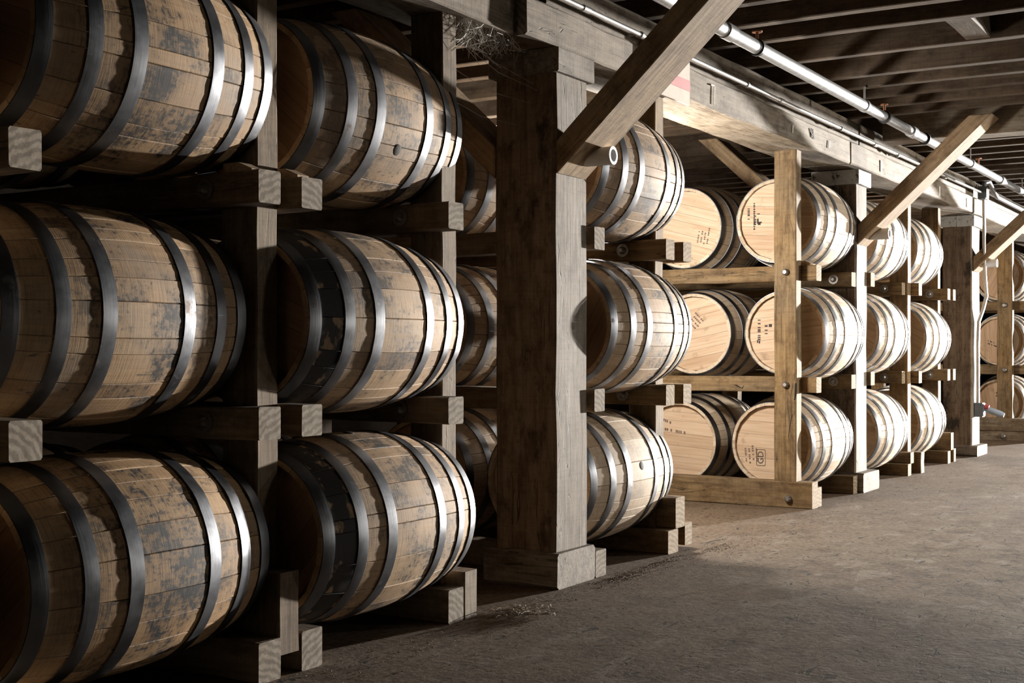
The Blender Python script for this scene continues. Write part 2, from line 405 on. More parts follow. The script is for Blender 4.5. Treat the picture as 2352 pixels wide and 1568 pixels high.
def chalk_strokes(beam_o, strokes, mat, wdt):
    """flat strokes on the front face of a beam; strokes in world (x, z)"""
    vv = []; ff = []
    for (x0, z0, x1, z1) in strokes:
        d = Vector((x1 - x0, z1 - z0)); n = Vector((-d.y, d.x)).normalized() * wdt / 2; b = len(vv)
        y = 2.7445
        for (x, z) in ((x0 + n.x, z0 + n.y), (x1 + n.x, z1 + n.y), (x1 - n.x, z1 - n.y), (x0 - n.x, z0 - n.y)): vv += [(x, y, z), (x, y + .003, z)]
        ff += [(b, b + 2, b + 4, b + 6), (b + 1, b + 7, b + 5, b + 3)] + [(b + 2 * i, b + 2 * i + 1, b + (2 * i + 3) % 8, b + (2 * i + 2) % 8) for i in range(4)]
    o = link('painted_mark', mesh('painted_mark', vv, ff, mat), beam_o)
    o.matrix_parent_inverse = beam_o.matrix_basis.inverted()
    return o
bpy.context.view_layer.update()
o = chalk_strokes(B1, [(6.515, 2.445, 6.565, 2.45), (6.565, 2.45, 6.558, 2.345)], M['chalk'], .008); o['label'] = 'white chalked figure 7'
chalk_strokes(B1, [(8.14, 2.445, 8.18, 2.395), (8.19, 2.450, 8.215, 2.39), (8.18, 2.42, 8.20, 2.41)], M['ink'], .014)['label'] = 'two black brush ticks'
for xx in (7.80, 8.52):
    chalk_strokes(B1, [(xx, 2.37, xx + .01, 2.42)], M['chalk'], .02)
for xx in (9.75, 11.55, 12.6): chalk_strokes(B2, [(xx, 2.355, xx, 2.44)], M['chalk'], .03)

def knee(x0, x1, yb, sgn, label, sleeve):
    """diagonal brace rising from the post face yb towards sgn*Y"""
    xm = (x0 + x1) / 2
    k = .925; zb = H + .755                     # lower edge line: z = zb + k*d
    th = .105; ang = math.atan(k)
    t = empty('knee_brace', (xm, yb, zb))
    # side outline in (d, z): foot cut vertical against the post, head cut level under the joists
    zt = 2.645
    off = th / math.cos(ang)
    pts = [(0, 0), ((zt - zb) / k, zt - zb), ((zt - zb - off) / k, zt - zb), (0, off)]
    vv = []
    for xx in (x0 - xm, x1 - xm):
        for (d, z) in pts: vv.append((xx, sgn * (d + .004), z))
    ff = [(0, 1, 2, 3), (7, 6, 5, 4), (0, 4, 5, 1), (1, 5, 6, 2), (2, 6, 7, 3), (3, 7, 4, 0)]
    if sgn < 0: ff = [tuple(reversed(q)) for q in ff]
    # move into a frame whose X runs along the brace so that the grain follows it
    mt = Matrix((Vector((0, sgn * math.cos(ang), math.sin(ang))), Vector((1, 0, 0)), Vector((0, -sgn * math.sin(ang), math.cos(ang)))))  # rows = local axes
    loc = [mt @ Vector(v) for v in vv]
    me = mesh('diagonal', [tuple(v) for v in loc], ff, [M['brace']])
    import bmesh
    bm = bmesh.new(); bm.from_mesh(me); bmesh.ops.recalc_face_normals(bm, faces=bm.faces)
    bmesh.ops.bevel(bm, geom=list(bm.edges), offset=.006, segments=1, affect='EDGES'); bm.to_mesh(me); bm.free()
    o = link('diagonal', me, t); o.rotation_euler = mt.transposed().to_euler()
    if sleeve:
        y0 = -.06; zc = .085
        a, f1 = tube([(0, y0, zc), (0, y0 - .135, zc)], .040, 20, False); b, f2 = tube([(0, y0, zc), (0, y0 - .135, zc)], .027, 20, False)
        f2 = [tuple(reversed(q)) for q in f2]
        vv, ff = merge((a, f1), (b, f2)); n = 20
        ff += [(n + i, n + (i + 1) % n, 2 * n + n + (i + 1) % n, 2 * n + n + i) for i in range(n)]
        s = link('pipe_sleeve', mesh('pipe_sleeve', vv, ff, M['white'], True, None, 40), t, (.035, 0, 0)); s['label'] = 'white hollow pipe stub through the brace foot'
        nv, nf = tube([(0, y0, zc), (0, y0 - .09, zc)], .026, 12)
        link('bolt_shank', mesh('bolt_shank', nv, nf, M['black'], True, None, 40), s)
    tag(t, label, 'brace', 'diagonal knee braces'); return t
knee(4.87, 5.135, 2.77, -1, 'large sawn diagonal brace rising from the nearest post over the aisle', True)
knee(9.315, 9.56, 2.80, -1, 'brightly lit diagonal brace rising from the white capped post over the aisle', True)
knee(13.08, 13.36, 2.80, -1, 'diagonal brace cut by the right edge of the view', True)
knee(4.87, 5.135, 3.075, 1, 'dim diagonal brace behind the nearest post, leaning over the racked barrels', False)
knee(9.315, 9.56, 3.10, 1, 'brown diagonal brace under the beam leaning back behind the topmost pale barrels', False)

# ------------------------------------------------------------------ barrels
RH, RB, BL = .278, .327, .89
def prof(x): return RB - (RB - RH) * (2 * x / BL) ** 2
def stave_meshes(seed, n=26):
    rg = random.Random(seed)
    ws = [rg.uniform(.55, 1.5) for _ in range(n)]; s = sum(ws); a = 0; out = []
    NS = 12
    for w_ in ws:
        da = 2 * PI * w_ / s; a0, a1 = a, a + da; a += da
        jr = rg.uniform(-.0009, .0009); vv = []; ff = []
        xs = [-BL / 2 + BL * i / NS for i in range(NS + 1)]
        for i, x in enumerate(xs):
            r = prof(x) + jr; g_ = .0005 / r; c = .0020 / r
            am = (a0 + a1) / 2
            ri = r - .027 if 0 < i < NS else r - .018
            sec = [(a0 + g_, ri), (a0 + g_, r - .0020), (a0 + g_ + c, r), (am, r + .0004), (a1 - g_ - c, r), (a1 - g_, r - .0020), (a1 - g_, ri)]
            for (an, rr) in sec: vv.append((x, rr * math.cos(an), rr * math.sin(an)))
        for i in range(NS):
            for k in range(7):
                k2 = (k + 1) % 7; ff.append((i * 7 + k, (i + 1) * 7 + k, (i + 1) * 7 + k2, i * 7 + k2))
        ff.append(tuple(range(0, 7))); ff.append(tuple(range(NS * 7 + 6, NS * 7 - 1, -1)))
        ff = [tuple(reversed(f)) for f in ff]
        out.append(mesh('stave', vv, ff, M['stave'], True, None, 22))
    return out
def hoop_mesh(x0, x1):
    n = 72; vv = []; ff = []; xm = (x0 + x1) / 2
    for k in range(n):
        a = 2 * PI * k / n; lap = .0022 if k in (0, 1) else 0
        for (x, e) in ((x0, .0014), (x0, .0046), (xm, .0052), (x1, .0046), (x1, .0014)):
            r = prof(x) + e + (lap if e > .002 else 0); vv.append((x, r * math.cos(a), r * math.sin(a)))
    for k in range(n):
        k2 = (k + 1) % n
        for i in range(5):
            i2 = (i + 1) % 5; ff.append((k * 5 + i, k2 * 5 + i, k2 * 5 + i2, k * 5 + i2))
    ff = [tuple(reversed(f)) for f in ff]
    return mesh('hoop', vv, ff, M['hoop'], True, None, 35)
HOOPS = [hoop_mesh(-.4455, -.398), hoop_mesh(-.298, -.253), hoop_mesh(-.155, -.108), hoop_mesh(.145, .192), hoop_mesh(.293, .338), hoop_mesh(.398, .4455)]
HEAD_R = RH - .0195; XH = -BL / 2 + .030
def board_meshes(seed, n=7):
    rg = random.Random(seed); ws = [rg.uniform(.7, 1.35) for _ in range(n)]; s = sum(ws); z = -HEAD_R; out = []
    for i, w_ in enumerate(ws):
        z0 = z + (.0006 if i else 0); z1 = z + 2 * HEAD_R * w_ / s; z = z1; z1 -= .0006
        N = 8; top = []; 
        rim = []
        for j in range(N + 1):
            q = z0 + (z1 - z0) * j / N; rim.append((math.sqrt(max(HEAD_R ** 2 - q * q, 1e-6)), q))
        loop = [(y, q) for (y, q) in rim] + [(-y, q) for (y, q) in reversed(rim)]
        c = rg.uniform(-.0006, .0006)
        vv = [(XH + c, y, q) for (y, q) in loop] + [(XH + .02, y, q) for (y, q) in loop]
        m = len(loop); ff = [tuple(range(m)), tuple(range(2 * m - 1, m - 1, -1))] + [(k, m + k, m + (k + 1) % m, (k + 1) % m) for k in range(m)]
        ff = [tuple(reversed(f)) for f in ff]
        out.append(mesh('head_board', vv, ff, M['head']))
    return out
nn = 48
ME_FAR = mesh('head', [(x, HEAD_R * math.cos(2 * PI * k / nn), HEAD_R * math.sin(2 * PI * k / nn)) for x in (-XH - .02, -XH) for k in range(nn)],
              [tuple(range(nn - 1, -1, -1)), tuple(range(nn, 2 * nn))] + [(k, (k + 1) % nn, nn + (k + 1) % nn, nn + k) for k in range(nn)], M['head'])
_bv, _bf = tube([(0, 0, -.01), (0, 0, .0005), (0, 0, .0015)], [.021, .021, .018], 14)
ME_BUNG = mesh('bung', _bv, _bf, M['wall'], True, None, 40)
VAR = [(stave_meshes(11), board_meshes(3)), (stave_meshes(27), board_meshes(8)), (stave_meshes(45), board_meshes(15))]
_bi = [0]
def barrel(x, y, z, label, age, soot=0., roll=None, bung=None, var=None, group=None):
    """x, y, z = centre of the barrel, z above the floor; axis along X"""
    _bi[0] += 1; i = _bi[0]; rg = random.Random(100 + i)
    st, bd = VAR[(i if var is None else var) % 3]
    roll = rg.uniform(0, 2 * PI) if roll is None else R(roll)
    t = empty('whiskey_barrel', (x, y, z - RB)); t.rotation_euler = (0, 0, rg.uniform(-.006, .006))
    seed = i * .37
    def part(name, me):
        o = link(name, me, t, (0, 0, RB), (roll, 0, 0)); o['seed'] = seed; o['age'] = age; o['soot'] = soot; return o
    for m in st: part('stave', m)
    for m in HOOPS: part('hoop', m)
    for m in bd: part('head_board', m)
    part('head', ME_FAR)
    b = R(95 if bung is None else bung)          # angle in the Y-Z plane, world
    o = link('bung', ME_BUNG, t, (0, RB * math.cos(b), RB + RB * math.sin(b)), (b - PI / 2, 0, 0))
    tag(t, label, 'barrel', group or 'oak barrels lying in the racks'); return t
g_ = None
BR = {}
T = ['topmost', 'middle', 'bottom']
spec = [
 # key, x, y, z(cam), age, soot, roll, bung, label
 ('A1', 2.651, 3.063, .856, .95, 0, 20, None, 'dark-hooped old barrel at the top left corner, uppermost of its stack'),
 ('A2', 2.601, 3.128, .100, .95, 0, 75, None, 'mould-stained old barrel at the left edge, middle of its stack'),
 ('A3', 2.624, 3.050, -.626, 1.0, 0, 140, None, 'old barrel with grey stains at the bottom left, lowest of its stack'),
 ('B1', 3.780, 3.100, .856, .85, .45, 40, 205, 'patchy barrel with rust streak, top of the second stack from the left'),
 ('B2', 3.660, 3.014, .100, .85, 1.0, 200, None, 'barrel with a blackened end band, middle of the second stack from the left'),
 ('B3', 3.675, 2.970, -.622, .85, 1.0, 310, None, 'barrel with a black sooty end band, bottom of the second stack from the left'),
 ('C1', 5.680, 3.010, .858, .80, .25, 15, None, 'grey stained barrel behind the big brace, top of the stack right of the nearest post'),
 ('C2', 5.725, 2.990, .112, .80, 0, 120, None, 'silvery grey barrel right of the nearest post, middle of its stack'),
 ('C3', 5.715, 3.090, -.618, .25, 0, 260, 170, 'pale clean barrel right of the nearest post, bottom of its stack'),
 ('K1', 5.700, 3.760, .860, .7, 0, 15, None, 'shaded barrel in the second row, top, glimpsed left of the nearest post'),
 ('K2', 5.700, 3.760, .110, .7, 0, 100, None, 'shaded barrel in the second row, middle, glimpsed left of the nearest post'),
 ('K3', 5.700, 3.760, -.620, .5, 0, 220, None, 'half-lit barrel in the second row, bottom, glimpsed left of the nearest post'),
 ('L1', 2.640, 3.760, .860, .9, 0, None, None, 'added barrel blocking stray light behind the top left corner barrel'),  # L and M barrels are added to block light showing between the near stacks
 ('L2', 2.640, 3.790, .110, .9, 0, None, None, 'added barrel blocking stray light behind the middle barrel at the left edge'),
 ('L3', 2.640, 3.740, -.620, .9, 0, None, None, 'added barrel blocking stray light behind the bottom left barrel'),
 ('M1', 3.690, 3.770, .860, .9, 0, None, None, 'added barrel blocking stray light behind the rust-streaked barrel of the second stack'),
 ('M2', 3.690, 3.720, .110, .9, 0, None, None, 'added barrel blocking stray light behind the middle barrel of the second stack'),
 ('M3', 3.690, 3.680, -.620, .9, 0, None, None, 'added barrel blocking stray light behind the bottom barrel of the second stack'),
 ('D1', 8.850, 3.075, .868, 0., 0, 4, None, 'pale barrel with printed head behind the end-rack upright, top tier'),
 ('D2', 8.865, 3.019, .114, 0., 0, -6, None, 'pale barrel with printed head behind the end-rack upright, middle tier'),
 ('D3', 8.800, 3.087, -.632, .05, 0, 3, None, 'pale barrel with boxed letters on its head, bottom tier behind the end-rack upright'),
 ('G1', 8.850, 3.747, .850, 0., 0, 15, None, 'barrel with glowing blank head in the second row of the end rack, top tier'),
 ('G2', 8.870, 3.681, .112, 0., 0, -12, None, 'barrel with slanted print near its rim, second row of the end rack, middle tier'),
 ('G3', 8.800, 3.768, -.640, .05, 0, 4, None, 'barrel with boarded printed head, second row of the end rack, bottom tier'),
 ('E1', 10.300, 3.080, .860, .05, 0, None, None, 'bright barrel just past the white capped post, top tier, crossed by the brace'),
 ('E2', 10.305, 3.072, .125, .05, 0, None, None, 'bright barrel just past the white capped post, middle tier'),
 ('E3', 10.305, 3.080, -.636, .05, 0, None, None, 'bright barrel just past the white capped post, bottom tier'),
 ('F1', 11.640, 3.125, .855, .05, 0, None, None, 'bright barrel in the last bay before the farthest post, top tier'),
 ('F2', 11.690, 3.065, .100, .05, 0, None, None, 'bright barrel in the last bay before the farthest post, middle tier'),
 ('F3', 11.660, 3.105, -.632, .05, 0, None, None, 'bright barrel in the last bay before the farthest post, bottom tier'),
 ('I1', 16.250, 3.085, .855, .35, 0, None, None, 'distant barrel in the rack at the right edge, top tier'),
 ('I2', 16.250, 3.085, .105, .25, 0, 88, None, 'distant barrel with vertical head boards at the right edge, middle tier'),
 ('I3', 16.250, 3.085, -.620, .25, 0, 80, None, 'distant barrel at the right edge, bottom tier just above the sill'),
]
for (k, x, y, z, age, soot, roll, bung, lab) in spec:
    BR[k] = barrel(x, y, z + H, lab, age, soot, roll, bung)

# ---- stencil print on the heads
def print_marks(key, marks, mat, label=None):
    """marks: (y, z, dy, dz) little bars on the near head, metres from its centre (y to the viewer's left)"""
    vv = []; ff = []
    for (y, z, a, b) in marks:
        v, f = boxvf((-BL / 2 + .0290, y, z), (.0014, a, b)); n = len(vv); vv += v; ff += [tuple(i + n for i in q) for q in f]
    o = link('stencil_print', mesh('stencil_print', vv, ff, mat), BR[key], (0, 0, RB))
    o['label'] = label or 'small black stencilled print on the head'; o['kind'] = 'stuff'
def lines(y0, z0, ang, nrows, pitch, length, hgt, rg, fill=.7):
    """rows of letter-sized ticks; rows run along ang (deg, 0 = to the viewer's right)"""
    out = []; ca, sa = math.cos(R(ang)), math.sin(R(ang))
    for r_ in range(nrows):
        q = rg.uniform(0, .02); L_ = length * rg.uniform(.6, 1)
        while q < L_:
            wd = rg.uniform(.006, .012)
            if rg.random() < fill:
                yy = y0 - (q * ca + r_ * pitch * sa); zz = z0 + q * sa - r_ * pitch * ca
                vert = abs(sa) > .7
                out.append((yy, zz, hgt if vert else wd, wd if vert else hgt))
            q += wd + .0045
    return out
rg = random.Random(5)
print_marks('D1', lines(.205, -.02, 90, 2, .045, .13, .016, rg, .6) + lines(.165, -.06, 90, 1, .03, .19, .012, rg, .95) + lines(.135, -.04, 90, 1, .03, .12, .018, rg, .5)
            + [(.13, -.01, .02, .022), (.14, .008, .012, .03), (.118, -.004, .012, .010)], M['ink'], 'dark stencilled letters and a leaf-like blot on the head')
print_marks('D2', lines(.19, -.05, 90, 2, .05, .15, .02, rg, .55) + lines(.21, -.055, -15, 1, .03, .05, .02, rg, .9) + [(.11, .05, .022, .02)], M['ink'])
print_marks('D3', lines(.185, -.14, 95, 4, .026, .13, .011, rg, .8), M['ink2'])
print_marks('G1', lines(-.09, -.11, 80, 4, .024, .13, .010, rg, .75), M['ink2'])
print_marks('G2', lines(.0, .15, -45, 4, .026, .11, .012, rg, .85), M['ink2'])
print_marks('G3', lines(.13, .15, -20, 1, .03, .12, .018, rg, .55) + lines(.13, .085, -8, 1, .03, .17, .018, rg, .5) + lines(.17, -.13, -15, 3, .028, .13, .009, rg, .9), M['ink2'])
print_marks('F2', lines(-.02, .09, -60, 3, .03, .08, .02, rg, .8), M['ink'])
print_marks('I2', lines(.02, .12, 0, 2, .04, .06, .022, rg, .8) + lines(.13, .0, -20, 2, .03, .13, .014, rg, .5), M['ink'])
print_marks('I3', lines(.04, .12, 0, 2, .035, .08, .018, rg, .7), M['ink'])
# boxed letters on D3 (lettering turned on its side)
def text_mesh(txt, size):
    c = bpy.data.curves.new('letters', 'FONT'); c.body = txt; c.size = size; c.extrude = .0007; c.align_x = 'CENTER'; c.align_y = 'CENTER'; c.resolution_u = 3
    o = bpy.data.objects.new('letters', c); COL.objects.link(o)
    dg = bpy.context.evaluated_depsgraph_get(); me = bpy.data.meshes.new_from_object(o.evaluated_get(dg)); bpy.data.objects.remove(o); return me
me = text_mesh('GD', .058); me.materials.clear(); me.materials.append(M['ink'])
o = link('stencil_letters', me, BR['D3'], (-BL / 2 + .0288, .083, RB - .095)); 
o.rotation_euler = Matrix((Vector((0, 0, 1)), Vector((0, 1, 0)), Vector((-1, 0, 0)))).transposed().to_euler()
o['label'] = 'black stencilled letters turned on their side'
def ring_pts(a, b, r):
    out = []
    for (cy_, cz, q0) in ((a - r, b - r, 0), (-a + r, b - r, 90), (-a + r, -b + r, 180), (a - r, -b + r, 270)):
        for k in range(5): q = R(q0 + k * 22.5); out.append((cy_ + r * math.cos(q), cz + r * math.sin(q)))
    return out
oo = ring_pts(.033, .056, .012); ii = ring_pts(.030, .053, .010); n_ = len(oo)
vv = [(-.0007, y, z) for y, z in oo] + [(-.0007, y, z) for y, z in ii] + [(.0007, y, z) for y, z in oo] + [(.0007, y, z) for y, z in ii]
ff = []
for k in range(n_):
    k2 = (k + 1) % n_
    ff += [(k, n_ + k, n_ + k2, k2), (2 * n_ + k, 2 * n_ + k2, 3 * n_ + k2, 3 * n_ + k), (k, k2, 2 * n_ + k2, 2 * n_ + k), (n_ + k, 3 * n_ + k, 3 * n_ + k2, n_ + k2)]
o = link('stencil_frame', mesh('stencil_frame', vv, ff, M['ink']), BR['D3'], (-BL / 2 + .0290, .083, RB - .095))
o['label'] = 'thin rounded frame around the stencilled letters'

# ------------------------------------------------------------------ racks
RT = [1.582, .850]            # tops of the upper rails
RHT = .102
YE = 2.75; YP = 2.85
def bolt(parent, x, y, z, axis=(-1, 0, 0), r=.019, l=.028, washer=True):
    a = Vector(axis); p = Vector((x, y, z)) - parent.matrix_basis.translation if False else Vector((x, y, z))
    parts = [tube([p, p + a * l * .55, p + a * l], [r, r, r * .55], 10)]
    if washer: parts.append(tube([p, p + a * .006], r * 1.75, 14))
    v, f = merge(*parts)
    o = link('bolt', mesh('bolt', v, f, M['bolt'], True, None, 40), parent)
    o.matrix_parent_inverse = parent.matrix_basis.inverted(); return o
def rail(rack, x0, ztop, ye, yb, mats, x1=None, h=RHT, name='rail'):
    return beam_box(name, x0, x1 or x0 + .1, ye, yb, ztop - h, ztop, 'y', mats, rack, ch=.005)
def post(rack, x0, mats, yf=YP, z0=0, z1=2.326, x1=None, dy=.15):
    return beam_box('upright', x0, x1 or x0 + .1, yf, yf + dy, z0, z1, 'z', mats, rack, ch=.005)
bpy.context.view_layer.update()

# --- near rack (columns A, B, the stack right of the nearest post)
ra = empty('barrel_rack', (3.15, 2.85, 0))
tag(ra, 'weathered bolted timber rack holding the nearest stacks of barrels', 'rack', 'timber barrel racks')
YBK = 5.0
def bay(rack, xp, mats, left=True, right=True, sills=True, yel=YE, yer=YE, yp=YP, bolts=True, bt=None, rear=True):
    post(rack, xp, mats, yp)
    if rear: post(rack, xp, mats, 4.35)
    for zt in RT:
        if left:
            rl = rail(rack, xp - .1, zt, yel, YBK, mats)
        if right: rail(rack, xp + .1, zt, yer, YBK, mats)
    if sills:
        if left: rail(rack, xp - .1, .127, yel, YBK, mats, name='sill', h=.127)
        if right: rail(rack, xp + .1, .127, yer, YBK, mats, name='sill', h=.127)
bay(ra, 2.0, G2)
bay(ra, 3.10, G2)
bay(ra, 4.13, G2, right=False)
beam_box('spacer_block', 3.095, 3.192, 2.752, 2.85, .07, .327, 'z', G2, ra)
beam_box('spacer_block', 4.14, 4.232, 2.752, 2.85, 0, .18, 'z', G2, ra)
# rails right of the nearest post and the end frame
for zt in RT: rail(ra, 5.192, zt, YE, YBK, G2)
rail(ra, 5.205, .12, YE, YBK, G2, name='sill', h=.12)
post(ra, 5.2, G2, 4.35); 
post(ra, 6.06, HN, 2.86); post(ra, 6.06, G2, 4.35)
for zt in RT:
    rail(ra, 5.955, zt, YE, YBK, HN); rail(ra, 6.165, zt, YE, YBK, HN)
rail(ra, 6.075, .275, 2.752, YBK, HN, name='sill', h=.155, x1=6.185)
rail(ra, 5.985, .118, 2.752, YBK, HN, name='sill', h=.118, x1=6.105)
rail(ra, 6.188, .135, 2.752, 3.4, HN, name='sill', h=.115, x1=6.278)
for (xp, yb) in ((2.998, 2.99), (4.028, 2.99), (5.953, 2.99)):
    for zt in RT: bolt(ra, xp, yb - .02 if xp < 5 else yb, zt - .05)

# --- end rack (D, E, F)
rd = empty('barrel_rack', (8.22, 2.85, 0))
tag(rd, 'honey-coloured bolted timber rack across the side aisle, holding pale barrels', 'rack', 'timber barrel racks')
pd = post(rd, 8.17, HN, YP, .172, 2.326)
sd = rail(rd, 8.165, .172, 2.742, YBK, HN, name='sill', h=.172, x1=8.275)
post(rd, 8.17, HN, 4.35, .172)
for zt in RT: rail(rd, 8.272, zt - .002, YE, YBK, HN)
rail(rd, 8.278, .127, YE, YBK, HN, name='sill', h=.127)
for z in (RT[0] - .05, RT[1] - .05): bolt(rd, 8.168, 2.92, z, r=.022, washer=False)
bolt(rd, 8.163, 2.90, .06, r=.024, washer=False)
# rails at the white capped post
for zt in RT:
    rail(rd, 9.195, zt, 2.80, YBK, HN); rail(rd, 9.585, zt + .015, 2.775, YBK, HN)
    bolt(rd, 9.192, 2.93, zt - .05, r=.02)
rail(rd, 9.17, .127, 2.78, YBK, HN, name='sill', h=.127)
rail(rd, 9.69, .127, 2.78, YBK, HN, name='sill', h=.127)
# upright between E and F
post(rd, 10.92, HN, 2.855); post(rd, 10.92, HN, 4.35)
for zt in RT:
    rail(rd, 10.815, zt, 2.875, YBK, HN); rail(rd, 11.022, zt, 2.79, YBK, HN); bolt(rd, 10.812, 3.02, zt - .05, r=.02)
rail(rd, 10.80, .185, 2.80, YBK, HN, name='sill', h=.09); rail(rd, 10.72, .095, 2.80, YBK, HN, name='sill', h=.095)
beam_box('spacer_block', 11.02, 11.13, 2.77, 2.9, 0, .175, 'z', HN, rd)
# upright past F
post(rd, 12.22, HN, 2.92); post(rd, 12.22, HN, 4.35)
for zt in RT:
    rail(rd, 12.115, zt, 2.81, YBK, HN); rail(rd, 12.325, zt, 2.81, YBK, HN); bolt(rd, 12.112, 2.97, zt - .05, r=.02)
rail(rd, 12.20, .27, 2.80, YBK, HN, name='sill', h=.155); rail(rd, 12.08, .112, 2.80, YBK, HN, name='sill', h=.112); 
beam_box('spacer_block', 12.31, 12.39, 2.80, 2.92, 0, .12, 'z', HN, rd)
# dark split and knot on the front upright and rail
def crack(parent, pts, w0, x):
    vv = []; ff = []
    for i, (y, z) in enumerate(pts):
        ww = w0 * (1 - i / (len(pts) - 1)) + .0008
        vv += [(x - .0012, y - ww, z), (x - .0012, y + ww, z), (x + .004, y + ww, z), (x + .004, y - ww, z)]
    for i in range(len(pts) - 1):
        b = i * 4
        for k in range(4): ff.append((b + k, b + (k + 1) % 4, b + 4 + (k + 1) % 4, b + 4 + k))
    o = link('split', mesh('split', vv, ff, M['dark']), parent); o.matrix_parent_inverse = parent.matrix_basis.inverted()
    o['label'] = 'dark diagonal split in the timber'
bpy.context.view_layer.update()
crack(rd, [(2.853, .81), (2.858, .72), (2.872, .63), (2.885, .57), (2.897, .51), (2.902, .46)], .0045, 8.17)
crack(rd, [(3.31, .792), (3.285, .778), (3.262, .768), (3.248, .790)], .010, 8.272)

# --- far rack at the right edge
rf = empty('barrel_rack', (15.62, 2.9, 0))
tag(rf, 'distant timber rack at the right edge behind the farthest post', 'rack', 'timber barrel racks')
post(rf, 15.55, HN, 2.895, .25, 2.326, dy=.165); post(rf, 15.55, HN, 4.35, .25)
for zt in RT:
    rail(rf, 15.65, zt, 2.60, YBK, HN); bolt(rf, 15.548, 2.98, zt - .05, r=.03, washer=False)
rail(rf, 15.50, .25, 2.55, YBK, G2, name='sill', h=.145, x1=15.66); rail(rf, 15.48, .103, 2.55, YBK, G2, name='sill', h=.103, x1=15.66)
rail(rf, 15.665, .127, 2.55, YBK, G2, name='sill', h=.127)
bolt(rf, 15.478, 2.98, .05, r=.03, washer=False)
for zt in RT: rail(rf, 16.75, zt, 2.75, YBK, HN)
rail(rf, 16.75, .127, 2.75, YBK, HN, name='sill', h=.127)
post(rf, 16.87, HN, 2.85)

# wedges keeping barrels from rolling
def wedge(x, y, z, label, w_=.055, l=.12, h=.05):
    vv = [(-w_ / 2, 0, 0), (w_ / 2, 0, 0), (w_ / 2, l, 0), (-w_ / 2, l, 0), (-w_ / 2, 0, h * .25), (w_ / 2, 0, h * .25), (w_ / 2, l * .45, h), (-w_ / 2, l * .45, h), (w_ / 2, l, h), (-w_ / 2, l, h)]
    ff = [(3, 2, 1, 0), (0, 1, 5, 4), (4, 5, 6, 7), (7, 6, 8, 9), (2, 3, 9, 8), (1, 2, 8, 6, 5), (0, 4, 7, 9, 3)]
    o = link('wooden_wedge', mesh('wooden_wedge', vv, ff, M['brace']), None, (x, y, z))
    tag(o, label, 'wedge', 'small wedges on the rails'); return o
wedge(3.235, 2.775, RT[0], 'small pale wedge on the rail end under the upper barrel of the second stack', h=.03)
wedge(3.05, 2.80, RT[0], 'small wedge on the rail under the top left corner barrel', h=.03)
wedge(8.325, 2.78, RT[0] - .002, 'small pale wedge on the end-rack rail under its topmost front barrel', h=.03)

# ------------------------------------------------------------------ pipes and electrics
def sub(parent, name, vf, mat, label=None):
    o = link(name, mesh(name, vf[0], vf[1], mat, True, None, 40), parent); o.location = -parent.location
    if label: o['label'] = label
    return o
YPp, ZPp = 2.35, H + 1.50
t = empty('sprinkler_pipe', (6.0, YPp, ZPp))
sub(t, 'pipe', tube([(3.0, YPp, ZPp), (8.0, YPp, ZPp), (8.02, YPp, ZPp)], .034, 20), M['galv'])
sub(t, 'pipe', tube([(8.02, YPp, ZPp), (16, YPp, ZPp), (33.5, YPp, ZPp)], .031, 20), M['galv'])
for x in (5.78, 9.1, 12.1): sub(t, 'coupling', tube([(x - .05, YPp, ZPp), (x + .05, YPp, ZPp)], .040, 20), M['galv'])
for x in (6.16, 8.42, 9.45): sub(t, 'clamp', tube([(x - .012, YPp, ZPp), (x + .012, YPp, ZPp)], .042, 20), M['black'], 'black clamp ring')
for x, m in ((7.98, 'galv'), (10.9, 'galv'), (13.1, 'galv')):
    sub(t, 'hanger_rod', merge(tube([(x, YPp, ZPp + .03), (x, YPp, 2.646)], .006, 8), tube([(x - .02, YPp, ZPp), (x + .02, YPp, ZPp)], .0385, 20)), M[m])
for x in (6.16, 8.42, 11.2):
    s_ = sub(t, 'sprinkler_head', merge(tube([(x, YPp, ZPp + .03), (x, YPp, ZPp + .075)], .009, 8), tube([(x, YPp, ZPp + .075), (x, YPp, ZPp + .082)], .026, 12),
             tube([(x - .014, YPp, ZPp + .04), (x - .014, YPp, ZPp + .075)], .003, 6), tube([(x + .014, YPp, ZPp + .04), (x + .014, YPp, ZPp + .075)], .003, 6)), M['copper'], 'reddish sprinkler head')
tag(t, 'thick galvanised sprinkler pipe hung under the joists along the aisle', 'pipe')
YC, ZCo = 2.69, H + 1.48
t = empty('conduit_pipe', (6, YC, ZCo))
sub(t, 'pipe', tube([(3.0, YC, ZCo), (8, YC, ZCo), (12.95, YC, ZCo + .02)], .0115, 12), M['conduit'])
for x in (5.55, 6.9, 8.6, 10.0): sub(t, 'clip', merge(tube([(x - .012, YC, ZCo), (x + .012, YC, ZCo)], .016, 12), boxvf((x, YC + .035, ZCo + .008), (.016, .07, .012))), M['galv'])
for x in (5.0, 7.45, 9.4, 11.5): sub(t, 'coupling', tube([(x - .03, YC, ZCo), (x + .03, YC, ZCo)], .0148, 12), M['conduit'])
tag(t, 'thin bright conduit running along the face of the long beam', 'conduit')
XJ, YJ, ZJ = 13.03, 2.69, H + 1.50
t = empty('junction_box', (XJ, YJ, ZJ))
sub(t, 'box', boxvf((XJ, YJ, ZJ), (.13, .07, .12)), M['box']); sub(t, 'lid', boxvf((XJ, YJ - .038, ZJ), (.11, .008, .10)), M['box'])
sub(t, 'gooseneck', tube([(XJ + .04, YJ, ZJ + .05), (XJ + .06, YJ, ZJ + .11), (XJ + .16, YJ - .02, ZJ + .13), (XJ + .3, YJ - .03, ZJ + .06), (XJ + .5, YJ - .03, ZJ + .01), (XJ + 2.6, YJ - .03, ZJ)], .022, 12), M['galv'])
tag(t, 'grey junction box under the beam with a curved conduit leaving it', 'junction box')
